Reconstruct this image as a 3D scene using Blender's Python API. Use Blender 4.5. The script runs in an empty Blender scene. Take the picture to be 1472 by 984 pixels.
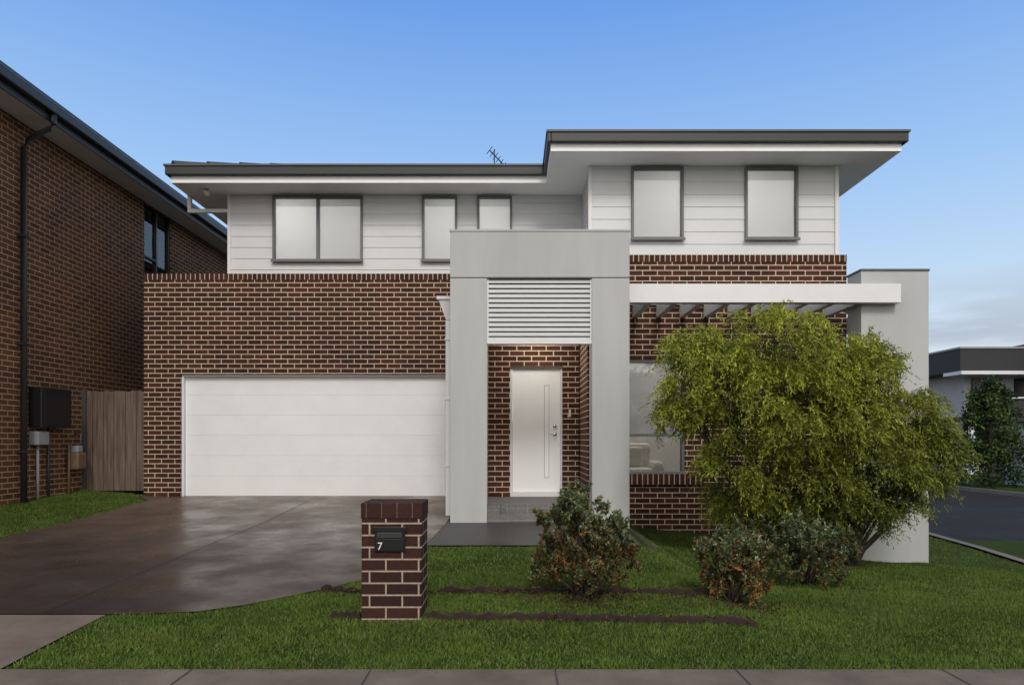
import bpy, math, random
import numpy as np
from mathutils import Vector
random.seed(3); R=np.random.default_rng(5)
Z0=1.35
sc=bpy.context.scene
col=sc.collection
# ------------------------------------------------------------ terrain
def g(x,d):
    x=np.asarray(x,float); d=np.asarray(d,float)
    h=np.interp(d,[3.95,4.9,9.6,12.33,15,60],[1.35,1.30,1.18,1.03,0.95,0.95])
    rd=np.interp(d,[4,10],[0,1])
    h=h+0.63*rd*np.interp(x,[1.55,2.0,3.0,5.5],[0,.5,.65,1])
    h=h+0.25*rd*np.interp(x,[6,8.2],[0,1])
    h=h-0.15*np.interp(d,[5,9],[0,1])*np.interp(x,[-8,-6.4],[1,0])
    drop=np.where(((x>8.305)&(x<17.495))|(d<0.795),0.13,0.0)
    return Z0-h-drop
# ------------------------------------------------------------ helpers
def link(o,parent=None):
    col.objects.link(o)
    if parent: o.parent=parent
    return o
def empty(name):
    o=bpy.data.objects.new(name,None); o.empty_display_size=.2
    return link(o)
def mesh(name,v,f,mat,parent=None,smooth=False,bevel=0):
    m=bpy.data.meshes.new(name); m.from_pydata([tuple(map(float,p)) for p in v],[],f); m.update()
    if mat: m.materials.append(mat)
    if smooth:
        m.polygons.foreach_set('use_smooth',[True]*len(m.polygons))
    o=bpy.data.objects.new(name,m); link(o,parent)
    if bevel:
        b=o.modifiers.new('b','BEVEL'); b.width=bevel; b.segments=2; b.limit_method='ANGLE'
    return o
def boxvf(b,v,f):
    x0,x1,y0,y1,z0,z1=b; n=len(v); z0+=Z0; z1+=Z0
    v+= [(x0,y0,z0),(x1,y0,z0),(x1,y1,z0),(x0,y1,z0),(x0,y0,z1),(x1,y0,z1),(x1,y1,z1),(x0,y1,z1)]
    f+= [(n,n+3,n+2,n+1),(n+4,n+5,n+6,n+7),(n,n+1,n+5,n+4),(n+1,n+2,n+6,n+5),(n+2,n+3,n+7,n+6),(n+3,n,n+4,n+7)]
def boxes(name,bl,mat,parent=None,bevel=0):
    v=[];f=[]
    for b in bl: boxvf(b,v,f)
    return mesh(name,v,f,mat,parent,bevel=bevel)
def tube(name,pts,rad,mat,parent=None,n=8):
    v=[];f=[]; tubevf(pts,rad,v,f,n)
    return mesh(name,v,f,mat,parent,smooth=True)
def tubevf(pts,rad,v,f,n=8):
    pts=[Vector(p) for p in pts]
    if not hasattr(rad,'__len__'): rad=[rad]*len(pts)
    base=len(v)
    for i,p in enumerate(pts):
        t=(pts[min(i+1,len(pts)-1)]-pts[max(i-1,0)]).normalized()
        a=Vector((0,0,1)) if abs(t.z)<.9 else Vector((1,0,0))
        u=t.cross(a).normalized(); w=t.cross(u)
        for k in range(n):
            an=2*math.pi*k/n
            v.append(tuple(p+u*math.cos(an)*rad[i]+w*math.sin(an)*rad[i]))
    for i in range(len(pts)-1):
        for k in range(n):
            a=base+i*n+k; b=base+i*n+(k+1)%n
            f.append((a,b,b+n,a+n))
    f.append(tuple(base+k for k in range(n))[::-1]); f.append(tuple(base+(len(pts)-1)*n+k for k in range(n)))
def wallcells(x0,x1,z0,z1,ops,y0,y1):
    xs=sorted(set([x0,x1]+[o[0] for o in ops]+[o[1] for o in ops])); zs=sorted(set([z0,z1]+[o[2] for o in ops]+[o[3] for o in ops]))
    xs=[x for x in xs if x0<=x<=x1]; zs=[z for z in zs if z0<=z<=z1]
    out=[]
    for i in range(len(xs)-1):
        for j in range(len(zs)-1):
            cx=(xs[i]+xs[i+1])/2; cz=(zs[j]+zs[j+1])/2
            if any(o[0]<cx<o[1] and o[2]<cz<o[3] for o in ops): continue
            out.append((xs[i],xs[i+1],y0,y1,zs[j],zs[j+1]))
    return out
def strip(name,ds,left,right,off,mat,parent=None,nx=12,extra=None):
    v=[];f=[]
    def add(ds,left,right,nx):
        base=len(v)
        for d in ds:
            a=left(d);b=right(d)
            for i in range(nx+1):
                x=a+(b-a)*i/nx; v.append((x,d,float(g(x,d))+off))
        for j in range(len(ds)-1):
            for i in range(nx):
                k=base+j*(nx+1)+i; f.append((k,k+1,k+nx+2,k+nx+1))
    add(ds,left,right,nx)
    for e in (extra or []): add(*e)
    return mesh(name,v,f,mat,parent,smooth=True)
# ------------------------------------------------------------ materials
def nm(name):
    m=bpy.data.materials.new(name); m.use_nodes=True; nt=m.node_tree
    b=nt.nodes['Principled BSDF']; return m,nt,b
def N(nt,t,**k):
    n=nt.nodes.new(t)
    for a,b in k.items(): setattr(n,a,b)
    return n
def pos(nt): return N(nt,'ShaderNodeNewGeometry').outputs['Position']
def noise(nt,vec,scale,detail=4,rough=.6):
    n=N(nt,'ShaderNodeTexNoise'); n.inputs['Scale'].default_value=scale; n.inputs['Detail'].default_value=detail; n.inputs['Roughness'].default_value=rough
    if vec: nt.links.new(vec,n.inputs['Vector'])
    return n.outputs['Fac']
def ramp(nt,fac,stops):
    r=N(nt,'ShaderNodeValToRGB'); cr=r.color_ramp
    while len(cr.elements)<len(stops): cr.elements.new(.5)
    for e,(p,c) in zip(cr.elements,stops): e.position=p; e.color=(*c,1)
    nt.links.new(fac,r.inputs[0]); return r.outputs[0]
def mixc(nt,fac,a,b,mode='MIX'):
    n=N(nt,'ShaderNodeMix',data_type='RGBA',blend_type=mode)
    for s,val in ((0,fac),(6,a),(7,b)):
        if hasattr(val,'links') or hasattr(val,'is_linked'): nt.links.new(val,n.inputs[s])
        elif s==0: n.inputs[0].default_value=val
        else: n.inputs[s].default_value=(*val,1)
    return n.outputs[2]
def bump(nt,b,h,strength,dist=.01):
    n=N(nt,'ShaderNodeBump'); n.inputs['Strength'].default_value=strength; n.inputs['Distance'].default_value=dist
    nt.links.new(h,n.inputs['Height']); nt.links.new(n.outputs[0],b.inputs['Normal'])
def paint(name,c,rough=.55,var=.12,scale=1.5,bmp=.1,bscale=120,spec=.4,metal=0,streak=False):
    m,nt,b=nm(name); p=pos(nt)
    if streak:
        mp=N(nt,'ShaderNodeMapping'); mp.inputs['Scale'].default_value=(1,1,.15); nt.links.new(p,mp.inputs[0]); pv=mp.outputs[0]
    else: pv=p
    f=noise(nt,pv,scale,6,.65)
    lo=tuple(x*(1-var) for x in c); hi=tuple(min(1,x*(1+var*.6)) for x in c)
    nt.links.new(ramp(nt,f,[(.3,lo),(.7,hi)]),b.inputs['Base Color'])
    b.inputs['Roughness'].default_value=rough; b.inputs['Metallic'].default_value=metal
    b.inputs['Specular IOR Level'].default_value=spec
    if bmp: bump(nt,b,noise(nt,p,bscale,3),bmp,.004)
    return m
def brick(name,c1,c2,mort,bw=.24,rh=.0858,ms=.0065,zph=0,off=.5,dark=None):
    m,nt,b=nm(name); p=pos(nt)
    s=N(nt,'ShaderNodeSeparateXYZ'); nt.links.new(p,s.inputs[0])
    a=N(nt,'ShaderNodeMath',operation='ADD'); nt.links.new(s.outputs[0],a.inputs[0]); nt.links.new(s.outputs[1],a.inputs[1])
    z=N(nt,'ShaderNodeMath',operation='ADD'); nt.links.new(s.outputs[2],z.inputs[0]); z.inputs[1].default_value=zph
    c=N(nt,'ShaderNodeCombineXYZ'); nt.links.new(a.outputs[0],c.inputs[0]); nt.links.new(z.outputs[0],c.inputs[1])
    t=N(nt,'ShaderNodeTexBrick',offset=off,offset_frequency=2,squash=1); nt.links.new(c.outputs[0],t.inputs['Vector'])
    t.inputs['Color1'].default_value=(*c1,1); t.inputs['Color2'].default_value=(*c2,1); t.inputs['Mortar'].default_value=(*mort,1)
    t.inputs['Scale'].default_value=1; t.inputs['Mortar Size'].default_value=ms; t.inputs['Mortar Smooth'].default_value=.1
    t.inputs['Brick Width'].default_value=bw; t.inputs['Row Height'].default_value=rh; t.inputs['Bias'].default_value=-.1
    f=noise(nt,p,30,5); f2=noise(nt,p,.8,4)
    cc=mixc(nt,1,t.outputs['Color'],ramp(nt,f,[(.3,(.72,.72,.72)),(.75,(1.18,1.14,1.1))]),'MULTIPLY')
    cc=mixc(nt,1,cc,ramp(nt,f2,[(.3,(.80,.80,.82)),(.7,(1.1,1.08,1.05))]),'MULTIPLY')
    nt.links.new(cc,b.inputs['Base Color']); b.inputs['Roughness'].default_value=.8; b.inputs['Specular IOR Level'].default_value=.2
    inv=N(nt,'ShaderNodeMath',operation='SUBTRACT'); inv.inputs[0].default_value=1; nt.links.new(t.outputs['Fac'],inv.inputs[1])
    bump(nt,b,inv.outputs[0],.4,.005)
    return m
MORT=(.62,.50,.37)
B1=(.074,.027,.019);B2=(.034,.0150,.0125)
M_brick=brick('brick_red',B1,B2,MORT,zph=.02,ms=.0073)
M_soldier=brick('brick_on_edge',B1,B2,MORT,bw=.0858,rh=.5,ms=.0065,off=0,zph=0)
M_brick2=brick('brick_brown',(.128,.056,.028),(.068,.032,.020),(.42,.30,.18),ms=.0068)
M_brick3=brick('brick_pillar',(.046,.0175,.014),(.025,.0125,.011),(.36,.30,.235),bw=.235,rh=.0858,ms=.006,zph=.02)
M_cap=brick('brick_cap',(.046,.0175,.014),(.028,.013,.011),(.12,.09,.075),bw=.11,rh=.5,ms=.003,off=0)
M_clad=paint('cladding_white',(.60,.61,.62),.5,.05)
M_white=paint('white_trim',(.68,.68,.68),.5,.06)
M_soffit=paint('soffit_white',(.88,.88,.88),.7,.04)
M_render=paint('render_grey',(.41,.42,.41),.85,.12,1.3,.35,70,.2,streak=True)
M_garage=paint('garage_door_white',(.76,.76,.76),.4,.05,2,.15,60)
M_door=paint('door_white',(.82,.82,.82),.35,.03)
M_gutter=paint('gutter_dark',(.030,.032,.033),.4,.1,bmp=0)
M_gutter2=paint('gutter_grey',(.075,.075,.075),.4,.1,bmp=0)
M_frame=paint('window_frame_grey',(.13,.135,.14),.4,.05,bmp=0)
M_black=paint('black_metal',(.012,.012,.013),.3,.1,bmp=0)
M_chrome=paint('brushed_metal',(.5,.5,.5),.25,.05,bmp=0,metal=1)
def blindm():
    m,nt,b=nm('blind_fabric'); b.inputs['Base Color'].default_value=(.80,.81,.82,1); b.inputs['Roughness'].default_value=.9; b.inputs['Specular IOR Level'].default_value=.1
    o=nt.nodes['Material Output']; t=N(nt,'ShaderNodeBsdfTranslucent'); t.inputs[0].default_value=(.82,.83,.85,1)
    mx=N(nt,'ShaderNodeMixShader'); mx.inputs[0].default_value=.3
    nt.links.new(b.outputs[0],mx.inputs[1]); nt.links.new(t.outputs[0],mx.inputs[2]); nt.links.new(mx.outputs[0],o.inputs[0]); return m
M_blind=blindm()
M_tile=brick('porch_tile',(.15,.15,.148),(.175,.175,.17),(.27,.27,.26),bw=.3,rh=.145,ms=.003,off=0,zph=.075)
def pathm():
    m,nt,b=nm('path_tile'); p=pos(nt)
    t=N(nt,'ShaderNodeTexBrick',offset=0); nt.links.new(p,t.inputs['Vector'])
    t.inputs['Color1'].default_value=(.040,.037,.035,1); t.inputs['Color2'].default_value=(.052,.048,.045,1); t.inputs['Mortar'].default_value=(.02,.02,.02,1)
    t.inputs['Scale'].default_value=1; t.inputs['Mortar Size'].default_value=.004; t.inputs['Brick Width'].default_value=.45; t.inputs['Row Height'].default_value=.45
    nt.links.new(t.outputs[0],b.inputs['Base Color']); b.inputs['Roughness'].default_value=.45; b.inputs['Specular IOR Level'].default_value=.3; return m
M_path=pathm()
M_conc=paint('concrete_footpath',(.165,.128,.098),.9,.30,2.2,.4,60,spec=.1)
M_kerb=paint('concrete_kerb',(.17,.155,.14),.85,.2,3,.4,60,spec=.1)
M_metal=paint('galv_grey',(.25,.26,.27),.5,.1,bmp=0)
M_brass=paint('aged_brass',(.16,.10,.06),.5,.3,20,bmp=0)
M_bark=paint('bark',(.06,.045,.035),.9,.4,25,.8,60)
M_timber=paint('edging_timber',(.030,.016,.012),.9,.5,12,.6,60)
M_dark=paint('dark_cladding',(.022,.022,.024),.6,.1)
M_room=paint('interior_paint',(.6,.59,.57),.9,.03,bmp=0)
M_fabric=paint('fabric_cream',(.78,.75,.71),.95,.10,12,.5,200)
def rooft():
    m,nt,b=nm('roof_tiles'); p=pos(nt)
    w=N(nt,'ShaderNodeTexWave',bands_direction='Y'); w.inputs['Scale'].default_value=1.0; nt.links.new(p,w.inputs[0])
    b.inputs['Base Color'].default_value=(.05,.052,.055,1); b.inputs['Roughness'].default_value=.6
    bump(nt,b,w.outputs['Fac'],.5,.03); return m
M_roof=rooft()
def glass(extra=.05):
    m,nt,b=nm('window_glass'); nt.nodes.remove(b)
    o=nt.nodes['Material Output']; t=N(nt,'ShaderNodeBsdfTransparent'); gl=N(nt,'ShaderNodeBsdfGlossy'); gl.inputs['Roughness'].default_value=.02
    t.inputs[0].default_value=(.97,.98,.98,1)
    fr=N(nt,'ShaderNodeFresnel'); fr.inputs[0].default_value=1.6
    a=N(nt,'ShaderNodeMath',operation='ADD'); nt.links.new(fr.outputs[0],a.inputs[0]); a.inputs[1].default_value=extra
    mx=N(nt,'ShaderNodeMixShader'); nt.links.new(a.outputs[0],mx.inputs[0]); nt.links.new(t.outputs[0],mx.inputs[1]); nt.links.new(gl.outputs[0],mx.inputs[2])
    nt.links.new(mx.outputs[0],o.inputs[0]); return m
M_glass=glass()
def drivem():
    m,nt,b=nm('driveway_concrete'); p=pos(nt)
    f=noise(nt,p,1.1,7,.65); f2=noise(nt,p,90,3)
    c=ramp(nt,f,[(.3,(.050,.034,.025)),(.5,(.074,.051,.038)),(.72,(.108,.078,.060))])
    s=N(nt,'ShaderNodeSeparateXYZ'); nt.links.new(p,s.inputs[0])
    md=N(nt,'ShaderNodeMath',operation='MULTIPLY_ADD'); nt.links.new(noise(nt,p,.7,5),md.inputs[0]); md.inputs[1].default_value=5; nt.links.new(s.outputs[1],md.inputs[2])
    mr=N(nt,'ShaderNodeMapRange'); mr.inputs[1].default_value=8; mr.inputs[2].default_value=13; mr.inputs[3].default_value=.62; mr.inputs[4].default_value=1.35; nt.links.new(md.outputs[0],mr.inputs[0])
    c=mixc(nt,1,c,mr.outputs[0],'MULTIPLY')  # garage door reflection painted into the colour: lighter near garage, darker in front
    c=mixc(nt,1,c,ramp(nt,f2,[(.3,(.8,.8,.8)),(.7,(1.15,1.15,1.15))]),'MULTIPLY')
    nt.links.new(c,b.inputs['Base Color'])
    r=N(nt,'ShaderNodeMapRange'); r.inputs[1].default_value=.35; r.inputs[2].default_value=.65; r.inputs[3].default_value=.5; r.inputs[4].default_value=.22
    nt.links.new(noise(nt,p,1.4,6),r.inputs[0]); nt.links.new(r.outputs[0],b.inputs['Roughness'])
    b.inputs['Specular IOR Level'].default_value=.36
    bump(nt,b,f2,.15,.003); return m
M_drive=drivem()
def asph():
    m,nt,b=nm('asphalt'); p=pos(nt)
    nt.links.new(ramp(nt,noise(nt,p,60,4),[(.3,(.020,.020,.020)),(.7,(.042,.041,.040))]),b.inputs['Base Color'])
    nt.links.new(ramp(nt,noise(nt,p,.5,4),[(.4,(.9,.9,.9)),(.65,(.55,.55,.55))]),b.inputs['Roughness'])
    b.inputs['Specular IOR Level'].default_value=.05; bump(nt,b,noise(nt,p,80,3),.5,.008); return m
M_asph=asph()
def grassm():
    m,nt,b=nm('grass_base'); p=pos(nt)
    f=noise(nt,p,1.2,6,.7); f2=noise(nt,p,70,4,.7)
    c=ramp(nt,f,[(.3,(.024,.042,.007)),(.7,(.055,.085,.015))])
    c=mixc(nt,1,c,ramp(nt,f2,[(.3,(.5,.5,.5)),(.7,(1.4,1.4,1.3))]),'MULTIPLY')
    nt.links.new(c,b.inputs['Base Color']); b.inputs['Roughness'].default_value=.95; b.inputs['Specular IOR Level'].default_value=.1
    bump(nt,b,f2,1,.03); return m
M_grass=grassm()
def leafm(name,trans=.25,rough=.5):
    m,nt,b=nm(name)
    a=N(nt,'ShaderNodeAttribute',attribute_name='Col'); nt.links.new(a.outputs['Color'],b.inputs['Base Color'])
    b.inputs['Roughness'].default_value=rough; b.inputs['Specular IOR Level'].default_value=.2
    if trans==0: return m
    o=nt.nodes['Material Output']; t=N(nt,'ShaderNodeBsdfTranslucent'); nt.links.new(a.outputs['Color'],t.inputs[0])
    mx=N(nt,'ShaderNodeMixShader'); mx.inputs[0].default_value=trans
    nt.links.new(b.outputs[0],mx.inputs[1]); nt.links.new(t.outputs[0],mx.inputs[2]); nt.links.new(mx.outputs[0],o.inputs[0])
    return m
M_leaf=leafm('leaves'); M_blade=leafm('grass_blades',0,.9); M_litter=leafm('litter',0,.9)
def timberf():
    m,nt,b=nm('fence_timber'); p=pos(nt)
    mp=N(nt,'ShaderNodeMapping'); mp.inputs['Scale'].default_value=(30,30,1.5); nt.links.new(p,mp.inputs[0])
    nt.links.new(ramp(nt,noise(nt,mp.outputs[0],1,5),[(.3,(.065,.044,.032)),(.7,(.19,.135,.10))]),b.inputs['Base Color']); b.inputs['Roughness'].default_value=.9; return m
M_fence=timberf()
# ------------------------------------------------------------ fast quads
def rhombs(name,P,D,L,W,C,mat,parent=None,tri=False):
    n=len(P); D=D/np.linalg.norm(D,axis=1,keepdims=True)
    rnd=R.normal(size=(n,3)); S=np.cross(D,rnd); S/=np.linalg.norm(S,axis=1,keepdims=True)
    L=np.broadcast_to(L,(n,))[:,None]; W=np.broadcast_to(W,(n,))[:,None]
    if tri:
        V=np.stack([P-S*W/2,P+S*W/2,P+D*L],1); k=3
    else:
        mid=P+D*L*.45; V=np.stack([P,mid-S*W/2,P+D*L,mid+S*W/2],1); k=4
    m=bpy.data.meshes.new(name); m.vertices.add(n*k); m.vertices.foreach_set('co',V.reshape(-1).astype(np.float32))
    m.loops.add(n*k); m.loops.foreach_set('vertex_index',np.arange(n*k,dtype=np.int32))
    m.polygons.add(n); m.polygons.foreach_set('loop_start',np.arange(0,n*k,k,dtype=np.int32))
    try: m.polygons.foreach_set('loop_total',np.full(n,k,dtype=np.int32))
    except Exception: pass
    m.update(calc_edges=True)
    a=m.color_attributes.new('Col','FLOAT_COLOR','POINT')
    cc=np.ones((n,k,4)); cc[:,:,:3]=C[:,None,:]; a.data.foreach_set('color',cc.reshape(-1).astype(np.float32))
    m.materials.append(mat); o=bpy.data.objects.new(name,m); return link(o,parent)

# ============================================================ GROUND
def gridmesh(name,xs,ys,off,mat):
    X,Y=np.meshgrid(xs,ys); Zz=g(X,Y)+off
    v=list(zip(X.ravel(),Y.ravel(),Zz.ravel())); nx=len(xs)
    f=[(j*nx+i,j*nx+i+1,(j+1)*nx+i+1,(j+1)*nx+i) for j in range(len(ys)-1) for i in range(nx-1)]
    return mesh(name,v,f,mat,smooth=False)
xs=sorted(set([-400,-150,-60,-30,-15,-10]+[round(-8+.25*i,2) for i in range(65)]+[8.3,8.31,9,12,17.49,17.5,19,25,40,80,200,400]))
ys=sorted(set([-400,-100,-40,-20,-8,.79,.8,2,3]+[round(3+.25*i,2) for i in range(53)]+[18,20,25,30,40,60,100,200,600]))
gridmesh('ground',xs,ys,-.012,M_grass)
cd=[5.05,5.12,5.3,5.5,5.84,6.15,6.5,6.9,7.4,7.9,9.4,12.5]; cx=[-2.75,-2.35,-2.08,-1.88,-1.58,-1.35,-1.2,-1.10,-1.03,-1.0,-.93,-.88]
rc=lambda d: float(np.interp(d,cd,cx))
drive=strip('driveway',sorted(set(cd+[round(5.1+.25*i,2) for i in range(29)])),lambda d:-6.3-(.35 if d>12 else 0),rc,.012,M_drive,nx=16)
def grooves(name,lines,mat,parent,off):
    v=[];f=[]
    for (x0,y0,x1,y1,w) in lines:
        n=16; dx,dy=x1-x0,y1-y0; l=math.hypot(dx,dy); px,py=-dy/l*w/2,dx/l*w/2; b=len(v)
        for i in range(n+1):
            x=x0+dx*i/n;y=y0+dy*i/n; z=float(g(x,y))+off
            v+=[(x-px,y-py,z),(x+px,y+py,z)]
        f+=[(b+2*i,b+2*i+1,b+2*i+3,b+2*i+2) for i in range(n)]
    return mesh(name,v,f,mat,parent)
M_joint=paint('joint_dark',(.05,.04,.035),.9,.1,bmp=0)
grooves('saw_cuts',[(-3.5,5.1,-3.5,12.3,.009)],M_joint,drive,.018)
crossover=strip('driveway_crossover',[4.0,4.3,4.6,5.04],lambda d:-6.6,lambda d:-3.0,.008,M_conc,nx=14)
fp=strip('footpath',[2.4,2.8,3.2,3.6,3.98],lambda d:-14,lambda d:8.1,.014,M_conc,nx=60)
grooves('joints',[(x,2.4,x,3.97,.008) for x in [-5.9,-4.4,-3.0,-1.86,-.82,.25,1.3,2.5,3.7]],M_joint,fp,.02)
lawn=strip('lawn',[4.0]+[round(4.25+.25*i,2) for i in range(33)],lambda d: -3.0 if d<5.04 else rc(d)-.02,lambda d:8.14,-.002,M_grass,nx=50,
  extra=[([round(5+.25*i,2) for i in range(30)],lambda d:-7.8,lambda d:-6.3,8)])
path=strip('porch_path',[7.85,8.2,8.6,9.0,9.4,9.75],lambda d:rc(d)+.01,lambda d:1.72,.016,M_path,nx=10)
street=strip('street',[-60,-20,0,4,7,10,15,20,30,45,80],lambda d:8.31,lambda d:17.49,.004,M_asph,nx=6)
strip('street',[-9,-4,-1,.78],lambda d:-60,lambda d:8.2,.004,M_asph,nx=20)
def kerb(x0,x1):
    v=[];f=[]; ds=[.8,3,5,7,9,10,12,15,20,30,45,80]
    face=x1 if x1<10 else x0
    for d in ds:
        gz=float(g(7.9 if x1<10 else 18,d)); 
        a=[(x0,d,gz+.01),(x1,d,gz+.01)]
        low=(face+(.012 if x1<10 else -.012),d,gz-.16)
        v+= (a+[low]) if x1<10 else [(x1,d,gz+.01),(x0,d,gz+.01),low]
    for i in range(len(ds)-1):
        for k in range(2): f.append((3*i+k,3*i+k+1,3*i+k+4,3*i+k+3))
    return mesh('kerb',v,f,M_kerb)
kerb(8.14,8.31); kerb(17.49,17.66)
def blades():
    P=[]
    def region(n,xa,xb,da,db,fn):
        x=R.uniform(xa,xb,n); d=R.uniform(da,db,n); k=fn(x,d); P.append(np.stack([x[k],d[k]],1))
    rcv=lambda d: np.interp(d,cd,cx)
    def ok(x,d):
        left=np.where(d<5.04,-2.98,rcv(d)); k=(x>left+.015*R.normal(size=len(x)))
        k&=~((d>7.83)&(d<9.8)&(x<1.73)); k&=~((d>9.5)&(x<1.74)); k&=~((d>11.05)&(x<5.45))
        k&=np.abs(x)<.78*d+.3
        k&=R.random(len(x))<(.72+.28*np.sin(x*5.1+2*np.sin(d*4.3))*np.cos(d*6.2+x))
        return k
    region(380000,-3.1,5.5,3.93,6.5,ok); region(160000,-1.4,8.1,6.5,9.5,ok); region(50000,1.6,8.14,9.5,14,ok)
    region(40000,-7.75,-6.28,7.5,12.4,lambda x,d: x<-6.3+.015*R.normal(size=len(x)))
    P=np.concatenate(P); n=len(P); z=g(P[:,0],P[:,1])-.004
    pts=np.column_stack([P,z]); D=np.column_stack([R.normal(0,.5,n),R.normal(0,.5,n),np.ones(n)])
    pn=np.sin(P[:,0]*2.3+1.3*np.sin(P[:,1]*1.9))*np.cos(P[:,1]*3.1+np.sin(P[:,0]*3))
    pn2=np.sin(P[:,0]*9+2*np.sin(P[:,1]*7))*np.cos(P[:,1]*13+np.sin(P[:,0]*11))
    t=np.clip(.5+.2*pn+.15*pn2+R.normal(0,.28,n),0,1)[:,None]
    C=(1-t)*np.array([.034,.062,.009])+t*np.array([.120,.180,.030])
    dry=R.random(n)<.05; C[dry]=[.20,.175,.07]
    rhombs('blades',pts,D,R.uniform(.014,.038,n)*(1+.25*pn2),R.uniform(.004,.009,n),C,M_blade,lawn,tri=True)
blades()

# ============================================================ MAIN HOUSE
H=empty('brick_house')
gx0,gx1=-6.65,-.88
boxes('garage_wall',wallcells(gx0,gx1,-1.1,2.89,[(-5.99,-1.15,-1.2,1.19)],12.33,12.56),M_brick,H)
boxes('garage_wall_coping',[(gx0,gx1,12.325,12.56,2.89,3.0)],M_soldier,H)
boxes('garage_side_wall',[(gx0,gx0+.2,12.562,19,-1.3,3.0),(gx0+.21,-1,18.8,19,-1.3,3.0)],M_brick,H)
boxes('garage_flat_roof',[(gx0+.2,-5.0,12.562,18.8,2.8,2.86)],M_gutter2,H)
pan=[];n=6; zz0,zz1=-1.02,1.19; ph=(zz1-zz0)/n
for i in range(n): pan.append((-5.99,-1.15,12.45,12.49,zz0+i*ph+.0008,zz0+(i+1)*ph-.0008))
boxes('garage_door',pan,M_garage,H,bevel=.001)
boxes('garage_door_backing',[(-6.0,-1.1,12.4905,12.52,-1.05,1.2)],M_garage,H)
boxes('garage_door_seal',[(-5.99,-1.15,12.452,12.488,-1.035,-1.0205)],M_black,H)
boxes('garage_door_trim',[(-5.99,-5.95,12.38,12.447,-1.02,1.15),(-5.99,-1.15,12.38,12.447,1.15,1.188)],M_white,H)
boxes('garage_threshold',[(-6.0,-1.1,12.36,12.5,-1.1,-1.035)],M_conc,H)
def boards(name,p0,p1,nrm,z0,z1,ops,mat=M_clad,pitch=.203,proud=.010):
    p0=Vector((*p0,0));p1=Vector((*p1,0)); L=(p1-p0).length; u=(p1-p0)/L; nv=Vector((*nrm,0))
    v=[];f=[]; nrow=int(math.ceil((z1-z0)/pitch))
    for r in range(nrow):
        za=z0+r*pitch; zb=min(z1,za+pitch)
        zs=sorted(set([za,zb]+[z for o in ops for z in (o[2],o[3]) if za<z<zb]))
        for a,b in zip(zs[:-1],zs[1:]):
            cz=(a+b)/2; xs_=sorted(set([0,L]+[x for o in ops if o[2]<cz<o[3] for x in (o[0],o[1])]))
            for xa,xb in zip(xs_[:-1],xs_[1:]):
                cxm=(xa+xb)/2
                if any(o[0]<cxm<o[1] and o[2]<cz<o[3] for o in ops): continue
                oa=proud*(1-(a-za)/pitch*.85); ob=proud*(1-(b-za)/pitch*.85)
                q=len(v)
                for (x,z,o_) in ((xa,a,oa),(xb,a,oa),(xb,b,ob),(xa,b,ob),(xa,a,0),(xb,a,0)):
                    w=p0+u*x+nv*o_; v.append((w.x,w.y,z+Z0))
                f+=[(q,q+1,q+2,q+3),(q+4,q+5,q+1,q)]
    return mesh(name,v,f,mat,H)
ZS=4.47
wl=[(-4.36,-2.72,3.25,4.44),(-1.64,-1.0,3.25,4.44),(-.635,0.0,3.25,4.44)]
wr=[(1.943,2.795,3.26,4.44),(3.795,4.66,3.26,4.44)]
UL=-5.16
boards('cladding_left',(UL,12.46),(1.28,12.46),(0,-1),2.9,ZS,[(a-UL,b-UL,c,d) for a,b,c,d in wl])
boards('cladding_right',(1.28,11.15),(5.30,11.15),(0,-1),2.99,ZS,[(a-1.28,b-1.28,c,d) for a,b,c,d in wr])
boards('cladding_return',(1.28,12.46),(1.28,11.15),(-1,0),2.9,ZS,[])
boards('cladding_side_l',(UL,20.2),(UL,12.46),(-1,0),2.8,ZS,[])
boards('cladding_side_r',(5.30,11.15),(5.30,20.2),(1,0),2.99,ZS,[])
boxes('corner_trims',[(UL-.022,UL+.035,12.43,12.5,2.9,ZS),(1.245,1.30,11.118,11.17,3.0,ZS),(5.265,5.325,11.118,11.17,3.0,ZS)],M_white,H)
boxes('upper_core',[(UL+.01,1.3,19.9,20.2,2.9,ZS),(1.3,5.29,19.9,20.2,-1.8,ZS),(-6.4,-1,18.99,19.2,-1.2,2.8)],M_clad,H)
def window(name,x0,x1,z0,z1,y,mull=(),trans=(),blind=None,depth=.07,fw=.04,blindmat=None):
    W=boxes(name,[],M_frame,H)
    bl=[(x0,x0+fw,y-.035,y+depth,z0,z1),(x1-fw,x1,y-.035,y+depth,z0,z1),(x0+fw,x1-fw,y-.035,y+depth,z0,z0+fw),(x0+fw,x1-fw,y-.035,y+depth,z1-fw,z1)]
    for m in mull: bl.append((m-.025,m+.025,y-.02,y+depth-.01,z0+fw,z1-fw))
    for t in trans: bl.append((x0+fw,x1-fw,y-.018,y+depth-.012,t-.025,t+.025))
    bl.append((x0-.02,x1+.02,y-.06,y-.0355,z0-.02,z0+.025))
    boxes('frame',bl,M_frame,W,bevel=.004)
    boxes('glass',[(x0+fw,x1-fw,y+.015,y+.021,z0+fw,z1-fw)],M_glass,W)
    if blind is None: blind=[(x0+fw-.01,x1-fw+.01,z0+fw-.02,z1)]
    v=[];f=[]
    for b in blind:
        q=len(v); v+=[(b[0],y+.05,b[2]+Z0),(b[1],y+.05,b[2]+Z0),(b[1],y+.05,b[3]+Z0),(b[0],y+.05,b[3]+Z0)]; f.append((q,q+1,q+2,q+3))
    mesh('roller_blind',v,f,M_blind,W)
    return W
for i,(a,b,c,d) in enumerate(wl):
    window('window',a,b,c,d,12.44,mull=((a+b)/2+.0,) if i==0 else (),depth=.08)
for (a,b,c,d) in wr: window('window',a,b,c,d,11.13,depth=.08)
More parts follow.
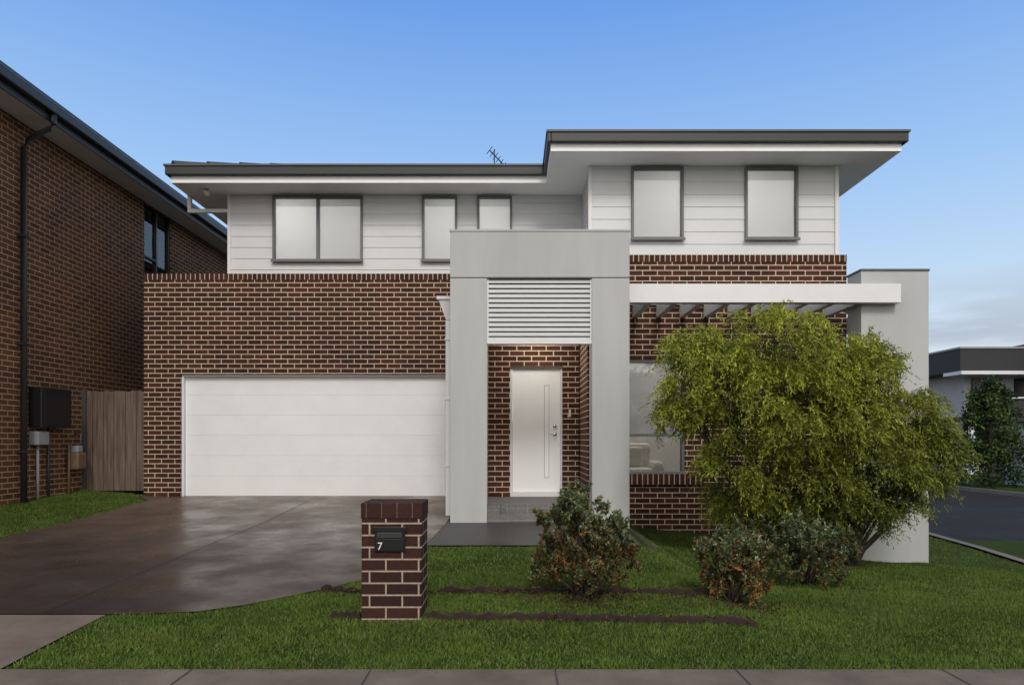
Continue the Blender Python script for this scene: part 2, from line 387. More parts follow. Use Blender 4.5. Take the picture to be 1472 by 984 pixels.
boxes('upper_rooms',[(-5.1,5.2,15.0,15.04,2.95,4.465),(-5.1,5.2,12.6,15,2.94,2.96),(1.36,5.2,11.32,12.598,3.01,3.03),(-5.13,-5.1,12.56,15,2.95,4.465)],M_room,H)
def lamp(name,x,y,z,e,c=(1,.96,.90),r=.15):
    L=bpy.data.lights.new(name,'POINT'); L.energy=e; L.color=c; L.shadow_soft_size=r
    o=bpy.data.objects.new(name,L); o.location=(x,y,z+Z0); link(o,H)
lamp('bedroom_lamp',-4.2,13.3,4.25,28); lamp('hall_lamp',-.8,13.5,4.2,30); lamp('main_bedroom_lamp',3.3,12.3,4.25,52)
lamp('living_lamp',3.0,12.6,1.9,60,(1,.95,.88))
boxes('front_wall',wallcells(1.1,5.43,-1.9,2.89,[(1.75,2.80,-.55,1.30)],11.08,11.3),M_brick,H)
boxes('front_wall_coping',[(1.28,5.43,11.072,11.3,2.89,3.0)],M_soldier,H)
boxes('right_side_wall',[(5.2,5.43,11.302,20,-2.1,3.0)],M_brick,H)
boxes('window_sill_bricks',[(1.70,3.10,11.02,11.1,-.72,-.55)],M_soldier,H)
window('living_window',1.75,2.80,-.55,1.30,11.12,trans=(.08,),blind=[(1.78,2.78,.06,1.3)],depth=.1)
boxes('living_room',[(1.3,5.1,14,14.1,-1.2,2.6),(1.3,5.1,11.31,14,-1.05,-1.0),(1.3,5.1,11.31,14,2.6,2.65),(1.25,1.3,11.31,14,-1.1,2.6),(5.1,5.15,11.31,14,-1.1,2.6)],M_room,H)
# portico
boxes('portico_beam',[(-.871,1.654,9.6,11.07,2.285,2.93)],M_render,H,bevel=.006)
boxes('portico_cap',[(-.88,1.663,9.592,11.06,2.93,2.957)],M_render,H)
boxes('portico_joint',[(-.865,1.648,9.61,9.94,2.27,2.29)],M_gutter2,H)
boxes('portico_pillars',[(-.871,-.352,9.6,9.95,-1.3,2.272),(1.125,1.654,9.6,9.95,-1.45,2.272)],M_render,H,bevel=.006)
boxes('portico_side_walls',[(-.868,-.41,9.95,12.33,-1.3,2.28),(1.128,1.651,9.95,11.078,-1.5,2.28),(-.868,1.25,11.45,12.43,2.7,2.9)],M_render,H)
boxes('porch_brick',[(-.409,-.385,9.951,11.2,-1,2.28),(1.10,1.127,9.951,11.2,-1,2.28)]+wallcells(-.385,1.1,-1,2.284,[(-.03,.83,-1.1,1.21)],11.2,11.44),M_brick,H)
boxes('porch_ceiling',[(-.384,1.098,9.80,11.19,1.66,1.69)],M_soffit,H)
boxes('louvre_backing',[(-.351,1.124,9.76,9.79,1.40,2.27)],M_clad,H)
v=[];f=[]; ns=13; p_=(2.27-1.39)/ns
for i in range(ns):
    z=1.40+i*p_
    q=len(v); a,b=-.352,1.125
    for x in (a,b):
        v+=[(x,9.64,z+Z0-.0),(x,9.64,z+.044+Z0),(x,9.70,z+.062+Z0),(x,9.70,z+.018+Z0)]
    f+=[(q,q+4,q+5,q+1),(q+1,q+5,q+6,q+2),(q+2,q+6,q+7,q+3),(q+3,q+7,q+4,q),(q,q+1,q+2,q+3),(q+4,q+7,q+6,q+5)]
mesh('louvres',v,f,M_clad,H)
boxes('louvre_frame',[(-.352,1.125,9.62,9.72,1.355,1.395),(-.352,-.33,9.63,9.72,1.395,2.27),(1.103,1.125,9.63,9.72,1.395,2.27)],M_white,H)
boxes('porch_floor',[(-.40,1.12,9.97,11.2,-1.25,-.93),(-.352,1.12,9.66,9.97,-1.3,-1.065),(-.352,-.17,9.64,9.97,-1.3,-.932)],M_tile,H,bevel=.004)
boxes('door_frame',[(-.03,.005,11.28,11.36,-.93,1.21),(.80,.83,11.28,11.36,-.93,1.21),(.005,.80,11.28,11.36,1.175,1.21),(-.03,.83,11.22,11.38,-.93,-.87)],M_white,H)
boxes('front_door',[(.008,.797,11.32,11.36,-.865,1.172)],M_door,H,bevel=.003)
boxes('door_glass_slot',[(.55,.60,11.314,11.319,-.6,.88)],M_soffit,H)
boxes('door_grooves',[(.535,.54,11.316,11.3195,-.62,.90),(.61,.614,11.316,11.3195,-.62,.90),(.535,.614,11.316,11.3195,.90,.905),(.535,.614,11.316,11.3195,-.625,-.62)],M_gutter2,H)
def cyl(name,x,y,z,r,l,mat,parent,axis='y'):
    z+=Z0
    d={'y':(0,l,0),'x':(l,0,0),'z':(0,0,l)}[axis]
    return tube(name,[(x,y,z),(x+d[0],y+d[1],z+d[2])],r,mat,parent,14)
cyl('door_lock',.71,11.30,.23,.028,.02,M_chrome,H); cyl('door_rose',.71,11.30,.10,.03,.02,M_chrome,H)
boxes('door_lever',[(.64,.72,11.27,11.285,.09,.11),(.70,.72,11.285,11.30,.09,.11)],M_chrome,H,bevel=.004)
boxes('doorbell',[(.93,.965,11.18,11.2,.38,.50)],M_white,H,bevel=.004)
m,nt,b=nm('lamp_glow'); b.inputs['Emission Color'].default_value=(1,.9,.78,1); b.inputs['Emission Strength'].default_value=4
cyl('porch_downlight',.36,10.6,1.645,.05,.01,m,H,'z')
lamp('porch_lamp',.36,10.6,1.55,17,(1,.93,.82),.06)
def frust(name,x0,x1,y0,y1,z0,z1,k,mat,parent):
    v=[(x0+k,y0+k*.5,z0+Z0),(x1,y0+k*.5,z0+Z0),(x1,y1,z0+Z0),(x0+k,y1,z0+Z0),(x0,y0,z1+Z0),(x1,y0,z1+Z0),(x1,y1,z1+Z0),(x0,y1,z1+Z0)]
    f=[(0,3,2,1),(4,5,6,7),(0,1,5,4),(1,2,6,5),(2,3,7,6),(3,0,4,7)]
    return mesh(name,v,f,mat,parent)
frust('rainhead',-1.10,-.872,10.2,10.42,1.80,2.10,.11,M_white,H)
boxes('rainhead_lip',[(-1.125,-.872,10.18,10.44,2.10,2.145)],M_white,H)
boxes('downpipe',[(-1.0,-.92,10.26,10.35,-1.15,1.80)],M_white,H,bevel=.01)
boxes('downpipe_clips',[(-1.01,-.87,10.25,10.36,z,z+.03) for z in (-.4,.6,1.5)],M_white,H)
# pergola
boxes('pergola_beam',[(1.656,5.61,9.84,9.985,1.98,2.25)],M_white,H,bevel=.004)
boxes('pergola_battens',[(x,x+.09,9.986,11.07,1.985,2.18) for x in [1.95+.385*i for i in range(9)]],M_white,H)
boxes('pergola_ledger',[(1.66,5.1,11.02,11.068,2.182,2.24)],M_white,H)
boxes('blade_column',[(5.11,6.10,9.99,10.4,-2.0,2.47)],M_render,H,bevel=.006)
boxes('blade_column_cap',[(5.10,6.11,9.98,10.41,2.47,2.5)],M_gutter2,H)
boxes('side_beam',[(5.15,6.22,10.401,10.55,1.94,2.2),(6.03,6.18,10.55,14,1.94,2.2)],M_white,H)
# eaves
def eave():
    so=[(-5.9,.62,11.87,12.6,ZS,ZS+.02),(.62,6.0,10.57,12.6,ZS+.0,ZS+.02),(-5.9,UL,12.6,20.8,ZS,ZS+.02),(UL,5.28,12.6,20.1,ZS,ZS+.02),(5.28,6.0,12.6,20.8,ZS,ZS+.02),(UL,5.28,20.1,20.8,ZS,ZS+.02)]
    boxes('soffit',so,M_soffit,H)
    fa=[(-5.92,.60,11.85,11.87,ZS-.01,4.62),(.60,.62,10.55,11.87,ZS-.01,4.62),(.62,6.02,10.55,10.57,ZS-.01,4.62),(6.0,6.02,10.57,20.8,ZS-.01,4.62),(-5.92,-5.9,11.87,20.8,ZS-.01,4.62),(-5.9,6.0,20.8,20.82,ZS-.01,4.62)]
    boxes('fascia',fa,M_soffit,H)
    gu=[]; gl=[]
    for (z0,z1,o,lst) in ((4.575,4.72,0,gu),(4.72,4.752,.018,gl)):
        lst+= [(-5.99-o,.60,11.77-o,11.85,z0,z1),(.544-o,.60,10.47-o,11.77-o-.001,z0,z1),(.60,6.09+o,10.47-o,10.55,z0,z1),(6.02,6.09+o,10.55,20.85,z0,z1),(-5.99-o,-5.92,11.85,20.85,z0,z1)]
    boxes('gutter',gu,M_gutter,H,bevel=.012)
    boxes('gutter_lip',gl,M_gutter2,H)
eave()
def hip(name,x0,x1,y0,y1,z,pitch,mat):
    w=(min(x1-x0,y1-y0))/2; hh=w*pitch
    if x1-x0>y1-y0: r=[(x0+w,(y0+y1)/2),(x1-w,(y0+y1)/2)]
    else: r=[((x0+x1)/2,y0+w),((x0+x1)/2,y1-w)]
    v=[(x0,y0,z+Z0),(x1,y0,z+Z0),(x1,y1,z+Z0),(x0,y1,z+Z0),(*r[0],z+hh+Z0),(*r[1],z+hh+Z0)]
    f=[(0,1,5,4),(1,2,5),(2,3,4,5),(3,0,4)] if x1-x0>y1-y0 else [(0,1,4),(1,2,5,4),(2,3,5),(3,0,4,5)]
    mesh(name,v,f,mat,H)
hip('roof_main',-5.95,6.06,11.84,20.8,4.70,.372,M_roof)
hip('roof_front',.58,6.05,10.53,17,4.70,.385,M_roof)
capv=[];capf=[]
for k in range(9):
    t=k*.42; x=-5.9+t; y=11.9+t; z=4.765+.372*t
    tubevf([(x,y,z+Z0+.0),(x+.40,y+.40,z+Z0+.372*.40+.0)],[.10,.075],capv,capf,8)
mesh('hip_caps',capv,capf,M_roof,H)
boxes('eave_downpipe',[(-5.95,-5.19,12.5,12.57,4.16,4.23),(-5.95,-5.88,12.5,12.57,4.23,4.5)],M_white,H,bevel=.01)
tube('eave_floodlight',[(-5.45,12.2,4.47+Z0),(-5.45,12.2,4.42+Z0),(-5.45,12.15,4.38+Z0)],[.03,.05,.06],M_white,H,10)
# antenna
A=empty('tv_antenna'); av=[];af=[]
ax,ay=-.37,14.3
tubevf([(ax,ay,5.4+Z0),(ax,ay,6.08+Z0)],.014,av,af,6)
tubevf([(ax-.10,ay,6.06+Z0),(ax+.2,ay+.25,5.85+Z0)],.012,av,af,6)
for i in range(6):
    t=i/5; cx_=ax-.10+.3*t; cy_=ay+.25*t; cz_=6.06-.21*t+Z0; l=.10-.03*t
    tubevf([(cx_-l*.6,cy_,cz_-l*.8),(cx_+l*.6,cy_,cz_+l*.8)],.008,av,af,5)
mesh('mast_and_elements',av,af,M_black,A)
C=empty('armchair')
boxes('seat',[(1.72,2.45,11.6,12.3,-1.0,-.48)],M_fabric,C,bevel=.08)
boxes('arm',[(1.62,1.85,11.55,12.3,-1.0,-.20)],M_fabric,C,bevel=.09)
boxes('arm_right',[(2.4,2.6,11.6,12.3,-1.0,-.36)],M_fabric,C,bevel=.09)
boxes('backrest',[(1.7,2.5,12.2,12.45,-1.0,-.05)],M_fabric,C,bevel=.1)
boxes('cushion',[(1.95,2.3,11.95,12.08,-.47,-.12)],M_fabric,C,bevel=.06)

# ============================================================ NEIGHBOUR HOUSE
NH=empty('brick_house')
nx_=-7.8
wins=[(14.46,15.6,3.35,5.02)]
cells=wallcells(2.0,24,-1.5,5.05,wins,0,1)
boxes('side_wall',[(nx_-.23,nx_,c[0],c[1],c[4],c[5]) for c in cells],M_brick2,NH)
boxes('front_wall',[(-16,nx_-.231,2.0,2.2,-1.5,5.05),(-16,nx_-.231,23.8,24,-1.5,5.05)],M_brick2,NH)
boxes('soffit',[(nx_-.3,-7.3,1.5,24.5,5.05,5.07)],M_white,NH)
boxes('fascia',[(-7.32,-7.298,1.5,24.5,5.03,5.22)],M_gutter,NH)
boxes('gutter',[(-7.298,-7.19,1.45,24.5,5.14,5.30)],M_gutter,NH,bevel=.02)
boxes('gutter_lip',[(-7.2,-7.18,1.45,24.5,5.30,5.325)],M_gutter2,NH)
v=[(-7.28,1.5,5.27+Z0),(-7.28,24.5,5.27+Z0),(-12,19.8,6.7+Z0),(-12,6.2,6.7+Z0),(-16.7,1.5,5.27+Z0),(-16.7,24.5,5.27+Z0)]
mesh('roof',v,[(0,1,2,3),(0,3,4),(3,2,5,4),(1,5,2)],M_roof,NH)
boxes('window_frame',[(nx_-.1,nx_-.02,14.46,14.52,3.35,5.02),(nx_-.1,nx_-.02,15.54,15.6,3.35,5.02),(nx_-.1,nx_-.02,15.0,15.05,3.35,5.02),(nx_-.1,nx_-.02,14.52,15.54,3.35,3.41),(nx_-.1,nx_-.02,14.52,15.0,3.9,3.94)],M_black,NH)
boxes('window_glass',[(nx_-.07,nx_-.065,14.52,15.54,3.41,5.02)],M_glass,NH)
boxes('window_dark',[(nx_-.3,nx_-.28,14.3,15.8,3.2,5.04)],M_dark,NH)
tube('downpipe',[(-7.72,10.8,-1.05+Z0),(-7.72,10.8,4.62+Z0),(-7.66,10.8,4.74+Z0),(-7.32,10.8,4.92+Z0),(-7.25,10.8,5.0+Z0),(-7.25,10.8,5.16+Z0)],.045,M_gutter,NH,10)
boxes('pipe_clips',[(-7.8,-7.66,10.74,10.86,z,z+.03) for z in (-.2,1.5,3.2)],M_gutter,NH)
E=empty('meter_box')
boxes('cabinet',[(nx_+.002,nx_+.22,11.0,11.75,.2,.86)],M_black,E,bevel=.012)
boxes('cabinet_door',[(nx_+.222,nx_+.232,11.04,11.71,.24,.82)],M_black,E,bevel=.004)
boxes('junction_box',[(nx_+.002,nx_+.16,11.02,11.28,-.08,.14)],M_metal,E,bevel=.01)
tube('conduit',[(nx_+.06,11.14,-.08+Z0),(nx_+.06,11.14,-1.1+Z0)],.022,M_metal,E)
tube('conduit_2',[(nx_+.06,11.4,.2+Z0),(nx_+.06,11.4,-1.1+Z0)],.022,M_gutter,E)
G=empty('gas_meter')
boxes('body',[(nx_+.03,nx_+.24,11.9,12.15,-.52,-.22)],M_brass,G,bevel=.03)
boxes('head',[(nx_+.06,nx_+.2,11.95,12.1,-.22,-.10)],M_metal,G,bevel=.02)
tube('inlet_pipe',[(nx_+.1,11.86,-1.1+Z0),(nx_+.1,11.86,-.12+Z0),(nx_+.12,11.98,-.05+Z0),(nx_+.12,11.98,-.12+Z0)],.018,M_brass,G)
tube('outlet_pipe',[(nx_+.13,12.12,-.1+Z0),(nx_+.13,12.15,.1+Z0),(nx_+.02,12.15,.1+Z0)],.015,M_brass,G)
F=empty('timber_fence')
pl=[];x=-7.72;i=0
while x<-6.68:
    w=.095+random.uniform(-.004,.004); pl.append((x,min(x+w,-6.66),12.40+(i%2)*.012,12.42+(i%2)*.012,-.92,.89+random.uniform(-.015,.012))); x+=w+.004; i+=1
boxes('palings',pl,M_fence,F,bevel=.002)
boxes('post',[(-7.79,-7.725,12.36,12.45,-.95,.92)],M_gutter2,F)
boxes('rails',[(-7.72,-6.66,12.435,12.48,z,z+.07) for z in (-.6,.5)],M_fence,F)

# ============================================================ LETTERBOX
P=empty('letterbox_pillar')
gx=float(g(-.87,4.95))-Z0
boxes('brick_pier',[(-1.08,-.65,4.9,5.25,gx-.1,-.565)],M_brick3,P,bevel=.004)
boxes('cap_course',[(-1.085,-.645,4.895,5.255,-.565,-.452)],M_cap,P,bevel=.006)
boxes('box_surround',[(-.985,-.765,4.885,4.899,-.80,-.625),(-.995,-.755,4.878,4.8845,-.655,-.622)],M_black,P,bevel=.003)
boxes('slot_flap',[(-.965,-.785,4.874,4.8835,-.70,-.66)],M_gutter,P,bevel=.003)
boxes('face_plate',[(-.975,-.775,4.876,4.8835,-.79,-.705)],M_black,P,bevel=.002)
tc=bpy.data.curves.new('house_number','FONT'); tc.body='7'; tc.size=.075; tc.extrude=.002
to=bpy.data.objects.new('house_number',tc); to.location=(-.962,4.873,-.782+Z0); to.rotation_euler=(math.pi/2,0,0); tc.materials.append(M_white); link(to,P)

# ============================================================ EDGING
def edging(name,pts,w,h):
    v=[];f=[]
    for (x0,y0,x1,y1) in pts:
        n=14; q=len(v)
        for i in range(n+1):
            x=x0+(x1-x0)*i/n; y=y0+(y1-y0)*i/n+.008*math.sin(i*1.7); z=float(g(x,y)); hh=h*(1+.35*math.sin(i*2.1+x0))
            v+=[(x,y-w/2,z-.02),(x,y-w/2,z+hh),(x,y+w/2,z+hh),(x,y+w/2,z-.02)]
        for i in range(n):
            a=q+4*i
            for k in range(3): f.append((a+k,a+k+1,a+k+5,a+k+4))
        f+=[(q,q+1,q+2,q+3),(q+4*n,q+4*n+3,q+4*n+2,q+4*n+1)]
    return mesh(name,v,f,M_timber)
edging('garden_edging',[(-1.62,5.80,-1.1,5.62),(-.6,5.72,.6,5.70),(.62,5.69,1.76,5.64)],.04,.045)
edging('garden_edging',[(-1.32,4.97,-1.1,4.96),(-.63,4.95,.3,4.93),(.32,4.92,1.73,4.83)],.05,.042)
n=2600
mx=np.concatenate([R.uniform(.2,1.72,n//2),R.uniform(-1.6,1.7,n//2)]); my=np.concatenate([4.93-.06*(mx[:n//2]-.3)/1.4+R.normal(0,.025,n//2),5.69+R.normal(0,.03,n//2)])
ex=np.concatenate([R.normal(.6,.3,900),R.normal(1.8,.2,600)]); ey=R.normal(5.55,.2,1500)
mx=np.concatenate([mx,ex]); my=np.concatenate([my,ey]); n=len(mx)
mp_=np.column_stack([mx,my,g(mx,my)+R.uniform(.0,.035,n)])
mc=np.array([[.05,.024,.016],[.03,.016,.012],[.11,.055,.03]])[R.integers(0,3,n)]
rhombs('mulch',mp_,np.column_stack([R.normal(size=n),R.normal(size=n),R.normal(0,.4,n)]),.032,.013,mc,M_litter)

# ============================================================ PLANTS
def weep_tree():
    T=empty('bottlebrush_tree')
    d0=8.7; k=d0/981
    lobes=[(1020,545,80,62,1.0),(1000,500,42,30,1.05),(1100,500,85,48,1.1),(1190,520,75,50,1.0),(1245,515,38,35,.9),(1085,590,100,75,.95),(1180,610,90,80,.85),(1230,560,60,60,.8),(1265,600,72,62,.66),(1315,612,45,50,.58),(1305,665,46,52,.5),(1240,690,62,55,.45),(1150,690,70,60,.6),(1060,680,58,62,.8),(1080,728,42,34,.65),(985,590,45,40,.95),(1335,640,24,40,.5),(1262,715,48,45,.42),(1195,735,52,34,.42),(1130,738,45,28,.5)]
    LP=[];LD=[];LC=[]
    bv=[];bf=[]
    root=Vector((4.40,8.8,float(g(4.4,8.8))-.03)); root2=Vector((3.75,8.9,float(g(3.75,8.9))-.03))
    for li,(px,py,rx,ry,br) in enumerate(lobes):
        c=np.array([(px-736)*k,d0+R.uniform(-.3,.3),(632-py)*k+Z0]); r=np.array([rx*k,.8*rx*k+.15,ry*k])
        rt=root if px>1120 else root2
        mid=Vector(((rt.x*.5+c[0]*.5)+R.uniform(-.1,.1),c[1]*.5+rt.y*.5,rt.z*.45+c[2]*.55-.25))
        tubevf([rt+Vector((R.uniform(-.05,.05),R.uniform(-.05,.05),0)),rt*.65+mid*.35+Vector((0,0,.08)),mid,Vector(c)],[.035,.026,.018,.007],bv,bf,6)
        for s in range(4):
            e=c+r*R.normal(0,.4,3); tubevf([mid,Vector((Vector(c)+Vector(e))/2),Vector(e)],[.010,.006,.003],bv,bf,5)
        m=int(rx*ry*.5)
        u=R.normal(size=(m,3)); u/=np.linalg.norm(u,axis=1,keepdims=True); q=c+u*r*(R.random((m,1))**.5)*.85
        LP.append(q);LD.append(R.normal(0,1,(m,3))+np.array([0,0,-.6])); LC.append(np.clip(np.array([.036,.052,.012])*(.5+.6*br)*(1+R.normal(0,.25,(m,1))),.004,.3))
        area=rx*ry/5000; nc=int(46*area)+12
        for ci in range(nc):
            u=R.normal(size=3); u/=np.linalg.norm(u); u[1]-=.35; u/=np.linalg.norm(u); rr=R.uniform(.72,1.04)
            cc=c+u*r*rr
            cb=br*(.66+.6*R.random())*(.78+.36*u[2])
            ax_=np.array([u[0]*.8+R.normal(0,.3),u[1]*.8,.30+R.normal(0,.25)])
            for s in range(13):
                p=cc+R.normal(0,.05,3)
                o=ax_+R.normal(0,.38,3)
                sl_=R.uniform(.12,.24); nl=16
                t=np.linspace(0,1,nl)[:,None]
                pts=p+o*t*sl_*.8+np.array([0,0,-1])*t**2*sl_*.75
                dr=o*.5+np.array([0,0,-1])*1.2*t+R.normal(0,.75,(nl,3))
                sb=np.clip(cb+R.normal(0,.14),.03,1.2)
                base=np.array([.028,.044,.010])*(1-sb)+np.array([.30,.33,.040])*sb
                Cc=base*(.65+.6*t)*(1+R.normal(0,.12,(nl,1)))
                LP.append(pts);LD.append(dr);LC.append(np.clip(Cc,.004,.5))
    P_=np.concatenate(LP);D_=np.concatenate(LD);C_=np.concatenate(LC); n=len(P_)
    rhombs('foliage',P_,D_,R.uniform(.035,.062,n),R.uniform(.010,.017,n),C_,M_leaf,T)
    mesh('trunks',bv,bf,M_bark,T,smooth=True)
    print('tree leaves',n)
weep_tree()
def shrub(name,x,d,w,h,n,seed,frost=.5,orange=.5):
    rg=np.random.default_rng(seed); S=empty(name); z=float(g(x,d)); bv=[];bf=[]; P_=[];D_=[];C_=[]
    tips=[]; NT=72
    for i in range(NT):
        a=rg.uniform(0,6.28); rr=w/2*math.sqrt(rg.random())*1.0; th=rr/(w/2)
        zz=h*(rg.uniform(.26,1.0) if th<.6 else rg.uniform(.20,.85))
        tip=np.array([x+rr*math.cos(a),d+rr*math.sin(a)*.9,z+zz])
        st=np.array([x+rg.normal(0,.03),d+rg.normal(0,.03),z-.02])
        mid=(st+tip)/2+np.array([0,0,-.04*h]); mid[0]=x+(tip[0]-x)*.35; mid[1]=d+(tip[1]-d)*.35
        if i%2==0: tubevf([st,mid,tip],[.011,.007,.003],bv,bf,5)
        tips.append((tip,zz/h))
    for (tip,hz) in tips:
        cl=rg.random(); mm=n//NT//4; tone=rg.uniform(.7,1.4)
        for q in range(4):
            o=tip+rg.normal(0,.065*w/.8,3); ax_=np.array([rg.normal(0,.5),rg.normal(0,.5),1.0]); ax_/=np.linalg.norm(ax_); ln=rg.uniform(.07,.14)
            t=rg.random((mm,1))
            pts=o+ax_*t*ln-ax_*ln*.5; dr=ax_*.6+rg.normal(0,.7,(mm,3))
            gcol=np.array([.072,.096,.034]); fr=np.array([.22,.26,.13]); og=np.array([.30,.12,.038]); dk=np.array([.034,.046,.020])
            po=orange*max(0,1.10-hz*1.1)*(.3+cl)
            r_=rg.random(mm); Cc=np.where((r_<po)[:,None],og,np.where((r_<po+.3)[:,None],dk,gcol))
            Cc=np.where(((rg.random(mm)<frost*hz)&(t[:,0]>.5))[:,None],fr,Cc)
            P_.append(pts);D_.append(dr);C_.append(Cc*tone*(1+rg.normal(0,.18,(mm,1))))
    P_=np.concatenate(P_);D_=np.concatenate(D_);C_=np.clip(np.concatenate(C_),.005,.6); nn=len(P_)
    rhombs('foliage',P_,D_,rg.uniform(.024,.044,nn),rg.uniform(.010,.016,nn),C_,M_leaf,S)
    mesh('branches',bv,bf,M_bark,S,smooth=True)
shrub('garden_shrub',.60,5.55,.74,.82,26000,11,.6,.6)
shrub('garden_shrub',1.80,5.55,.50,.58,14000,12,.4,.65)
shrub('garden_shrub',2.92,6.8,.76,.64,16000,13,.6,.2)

def leafy(name,x,d,w,h,n,seed,c0,c1,z=None,ls=.12):
    rg=np.random.default_rng(seed); S=empty(name); z=float(g(x,d)) if z is None else z; bv=[];bf=[]
    tubevf([(x,d,z-.1),(x+.03,d,z+h*.5),(x,d,z+h*.93)],[.07*h/4,.045*h/4,.01],bv,bf,7)
    P_=[];C_=[]; 
    for i in range(80):
        t=rg.uniform(.06,1); rad=w/2*(1-t)**.6*rg.uniform(.3,1.05)+.05; a=rg.uniform(0,6.28)
        c=np.array([x+rad*math.cos(a),d+rad*math.sin(a),z+h*t*.97])
        tubevf([(x,d,c[2]-.25),tuple(c)],[.02,.006],bv,bf,4)
        m=n//80; s=.15*h/4*(1.3-t*.6); P_.append(c+rg.normal(0,s,(m,3))); b=np.clip(.5+rg.normal(0,.3),0,1)
        C_.append((np.array(c0)*(1-b)+np.array(c1)*b)*(1+rg.normal(0,.2,(m,1))))
    P_=np.concatenate(P_);C_=np.clip(np.concatenate(C_),.004,.5)
    rhombs('foliage',P_,rg.normal(size=P_.shape)+np.array([0,0,.3]),ls,ls*.45,C_,M_leaf,S); mesh('trunk',bv,bf,M_bark,S,smooth=True)
leafy('street_tree',18.9,27,3.0,4.2,12000,21,(.020,.038,.013),(.075,.12,.032),ls=.16)
DT=empty('distant_trees'); P_=[];C_=[]
for i in range(150):
    a=R.uniform(-1.2,1.3); rr=R.uniform(85,130); x=rr*math.sin(a); y=rr*math.cos(a); hh=R.uniform(3,7)
    m=170; P_.append(np.array([x,y,-.5+hh*.45])+R.normal(0,1,(m,3))*np.array([3,2,hh*.28])); C_.append(np.array([.02,.032,.018])*(1+R.normal(0,.3,(m,1))))
P_=np.concatenate(P_); P_[:,2]=np.maximum(P_[:,2],-.6)
rhombs('foliage',P_,R.normal(size=P_.shape),1.3,.8,np.clip(np.concatenate(C_),.003,.3),M_litter,DT)

# ============================================================ FAR MODERN HOUSE
MH=empty('modern_house')
M_w2=paint('render_white',(.62,.62,.64),.8,.08)
M_w3=paint('render_offwhite',(.4,.4,.42),.8,.08)
boxes('upper_box',[(24.3,29.18,37,50,3.75,4.95)],M_dark,MH)
boxes('upper_box_flashing',[(24.25,29.18,36.95,50,4.95,5.05)],M_metal,MH)
boxes('upper_walls',[(25.5,33,38.5,49,1.2,3.75)],M_w3,MH)
boxes('soffit_band',[(24.3,29.18,36.9,38.48,3.55,3.74)],M_w2,MH)
boxes('parapet_frame',[(29.2,35,35.8,48,3.4,5.45),(29.2,29.6,35.8,37,1.0,3.4)],M_brick2,MH)
boxes('parapet_trim',[(29.1,35.2,35.6,36,5.45,5.65)],M_gutter,MH)
boxes('upper_windows',[(25.9,27.6,38.42,38.49,1.6,3.45),(28.3,29.0,38.42,38.49,1.2,3.45),(30.0,33,38.42,38.49,1.4,3.4)],M_black,MH)
boxes('window_mullions',[(26.7,26.78,38.36,38.41,1.6,3.45),(25.9,27.6,38.36,38.41,2.9,2.97)],M_w2,MH)
boxes('balcony',[(24.3,32,36.3,38.5,1.0,1.25),(24.3,28.49,36.25,36.3,1.25,2.1)],M_dark,MH)
boxes('balcony_panel',[(28.5,32.5,36.18,36.24,1.25,2.2)],M_metal,MH)
boxes('balcony_rail',[(24.3,32.5,36.12,36.17,2.2,2.27)],M_w2,MH)
boxes('lower_walls',[(25.3,33,39,49,-2,1.0)],M_w2,MH)
boxes('lower_openings',[(25.8,28.2,38.93,38.99,-.9,.9),(29.2,31,38.93,38.99,-.9,.9)],M_dark,MH)
boxes('posts',[(28.4,28.65,36.3,36.5,-2,1.0),(24.4,24.65,36.3,36.5,-2,1.0)],M_w2,MH)
boxes('garden_wall',[(20.6,20.85,18,28.5,-2,.45),(20.85,40,28.3,28.5,-2,.3)],M_w2)
boxes('garden_wall',[(23,30,33,33.2,-2,-.6)],M_dark)

# ============================================================ SKY / LIGHT
w=bpy.data.worlds.new('World'); sc.world=w; w.use_nodes=True; nt=w.node_tree; bg=nt.nodes['Background']
STR=.12
sky=N(nt,'ShaderNodeTexSky',sky_type='NISHITA'); sky.sun_disc=False
EL=math.radians(42); AZ=math.radians(174)
sky.sun_elevation=EL; sky.sun_rotation=AZ; sky.air_density=1.0; sky.dust_density=1.5; sky.ozone_density=1.5
tcn=N(nt,'ShaderNodeTexCoord'); sp=N(nt,'ShaderNodeSeparateXYZ'); nt.links.new(tcn.outputs['Generated'],sp.inputs[0])
grad=ramp(nt,sp.outputs[2],[(0,(.92,.86,.76)),(.05,(.78,.80,.82)),(.17,(.62,.78,.94)),(.33,(.38,.62,.97)),(.54,(.155,.365,.87)),(1,(.08,.22,.6))])
sc1=mixc(nt,1,grad,(1/STR,1/STR,1/STR),'MULTIPLY')
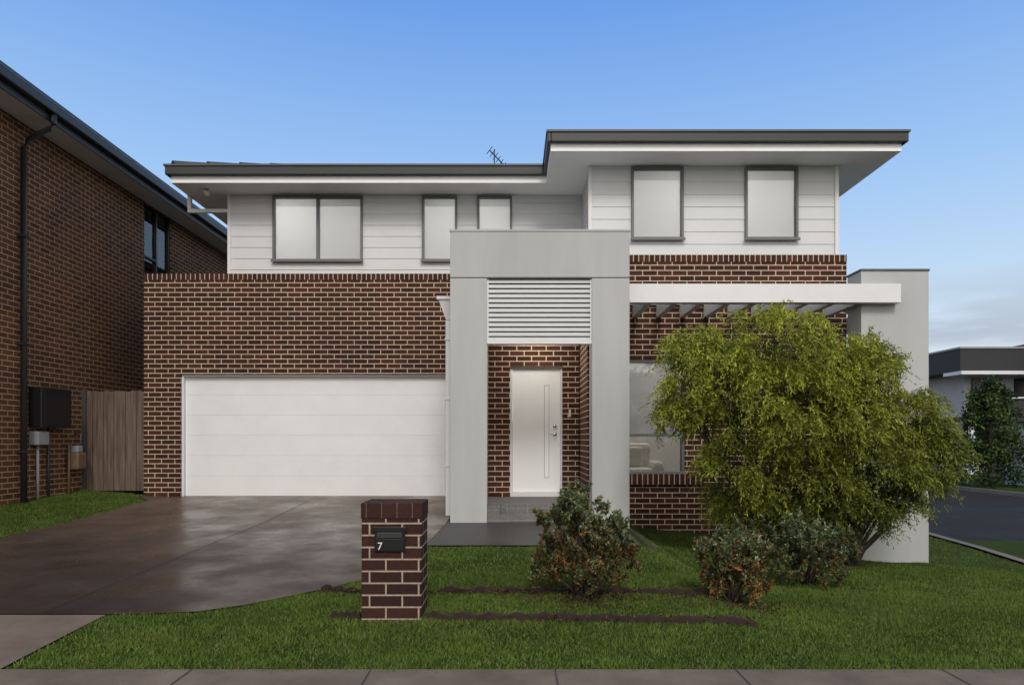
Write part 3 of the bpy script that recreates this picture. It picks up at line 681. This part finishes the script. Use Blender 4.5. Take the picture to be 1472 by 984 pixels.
base=mixc(nt,.88,sky.outputs[0],sc1)
mp=N(nt,'ShaderNodeMapping'); mp.inputs['Scale'].default_value=(2.0,2.0,15); nt.links.new(tcn.outputs['Generated'],mp.inputs[0])
cf=noise(nt,mp.outputs[0],1.7,8,.55)
cr=ramp(nt,cf,[(.44,(0,0,0)),(.60,(1,1,1))])
el=ramp(nt,sp.outputs[2],[(0,(.3,.3,.3)),(.09,(.3,.3,.3)),(.13,(1,1,1)),(.22,(0,0,0))])
mk=mixc(nt,1,cr,el,'MULTIPLY')
sc_=N(nt,'ShaderNodeMath',operation='MULTIPLY'); nt.links.new(mk,sc_.inputs[0]); sc_.inputs[1].default_value=.8
base=mixc(nt,sc_.outputs[0],base,(.43/STR,.50/STR,.60/STR))
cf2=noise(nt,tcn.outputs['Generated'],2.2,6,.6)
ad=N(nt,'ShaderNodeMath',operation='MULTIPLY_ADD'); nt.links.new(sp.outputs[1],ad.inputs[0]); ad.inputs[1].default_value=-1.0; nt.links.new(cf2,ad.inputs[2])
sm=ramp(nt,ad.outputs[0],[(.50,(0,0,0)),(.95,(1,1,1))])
base=mixc(nt,sm,base,(1.38/STR,1.32/STR,1.26/STR))  # unseen bright white sky behind the camera, added to light the facade
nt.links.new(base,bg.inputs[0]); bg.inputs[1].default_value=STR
S=bpy.data.lights.new('sun','SUN'); S.energy=1.6; S.angle=math.radians(16); S.color=(1,.95,.89)
so=bpy.data.objects.new('sun',S); link(so)
dirv=Vector((math.sin(AZ)*math.cos(EL),math.cos(AZ)*math.cos(EL),math.sin(EL)))
so.rotation_euler=dirv.to_track_quat('Z','Y').to_euler(); so.location=(0,-10,20)
sc.view_settings.view_transform='Standard'; sc.view_settings.look='None'; sc.view_settings.exposure=0
cam=bpy.data.cameras.new('camera'); co=bpy.data.objects.new('camera',cam); link(co)
co.location=(0,0,Z0); co.rotation_euler=(math.pi/2,0,0); cam.lens=24; cam.sensor_width=36; cam.shift_y=140/1472; cam.clip_end=2000; cam.clip_start=.05
sc.camera=co
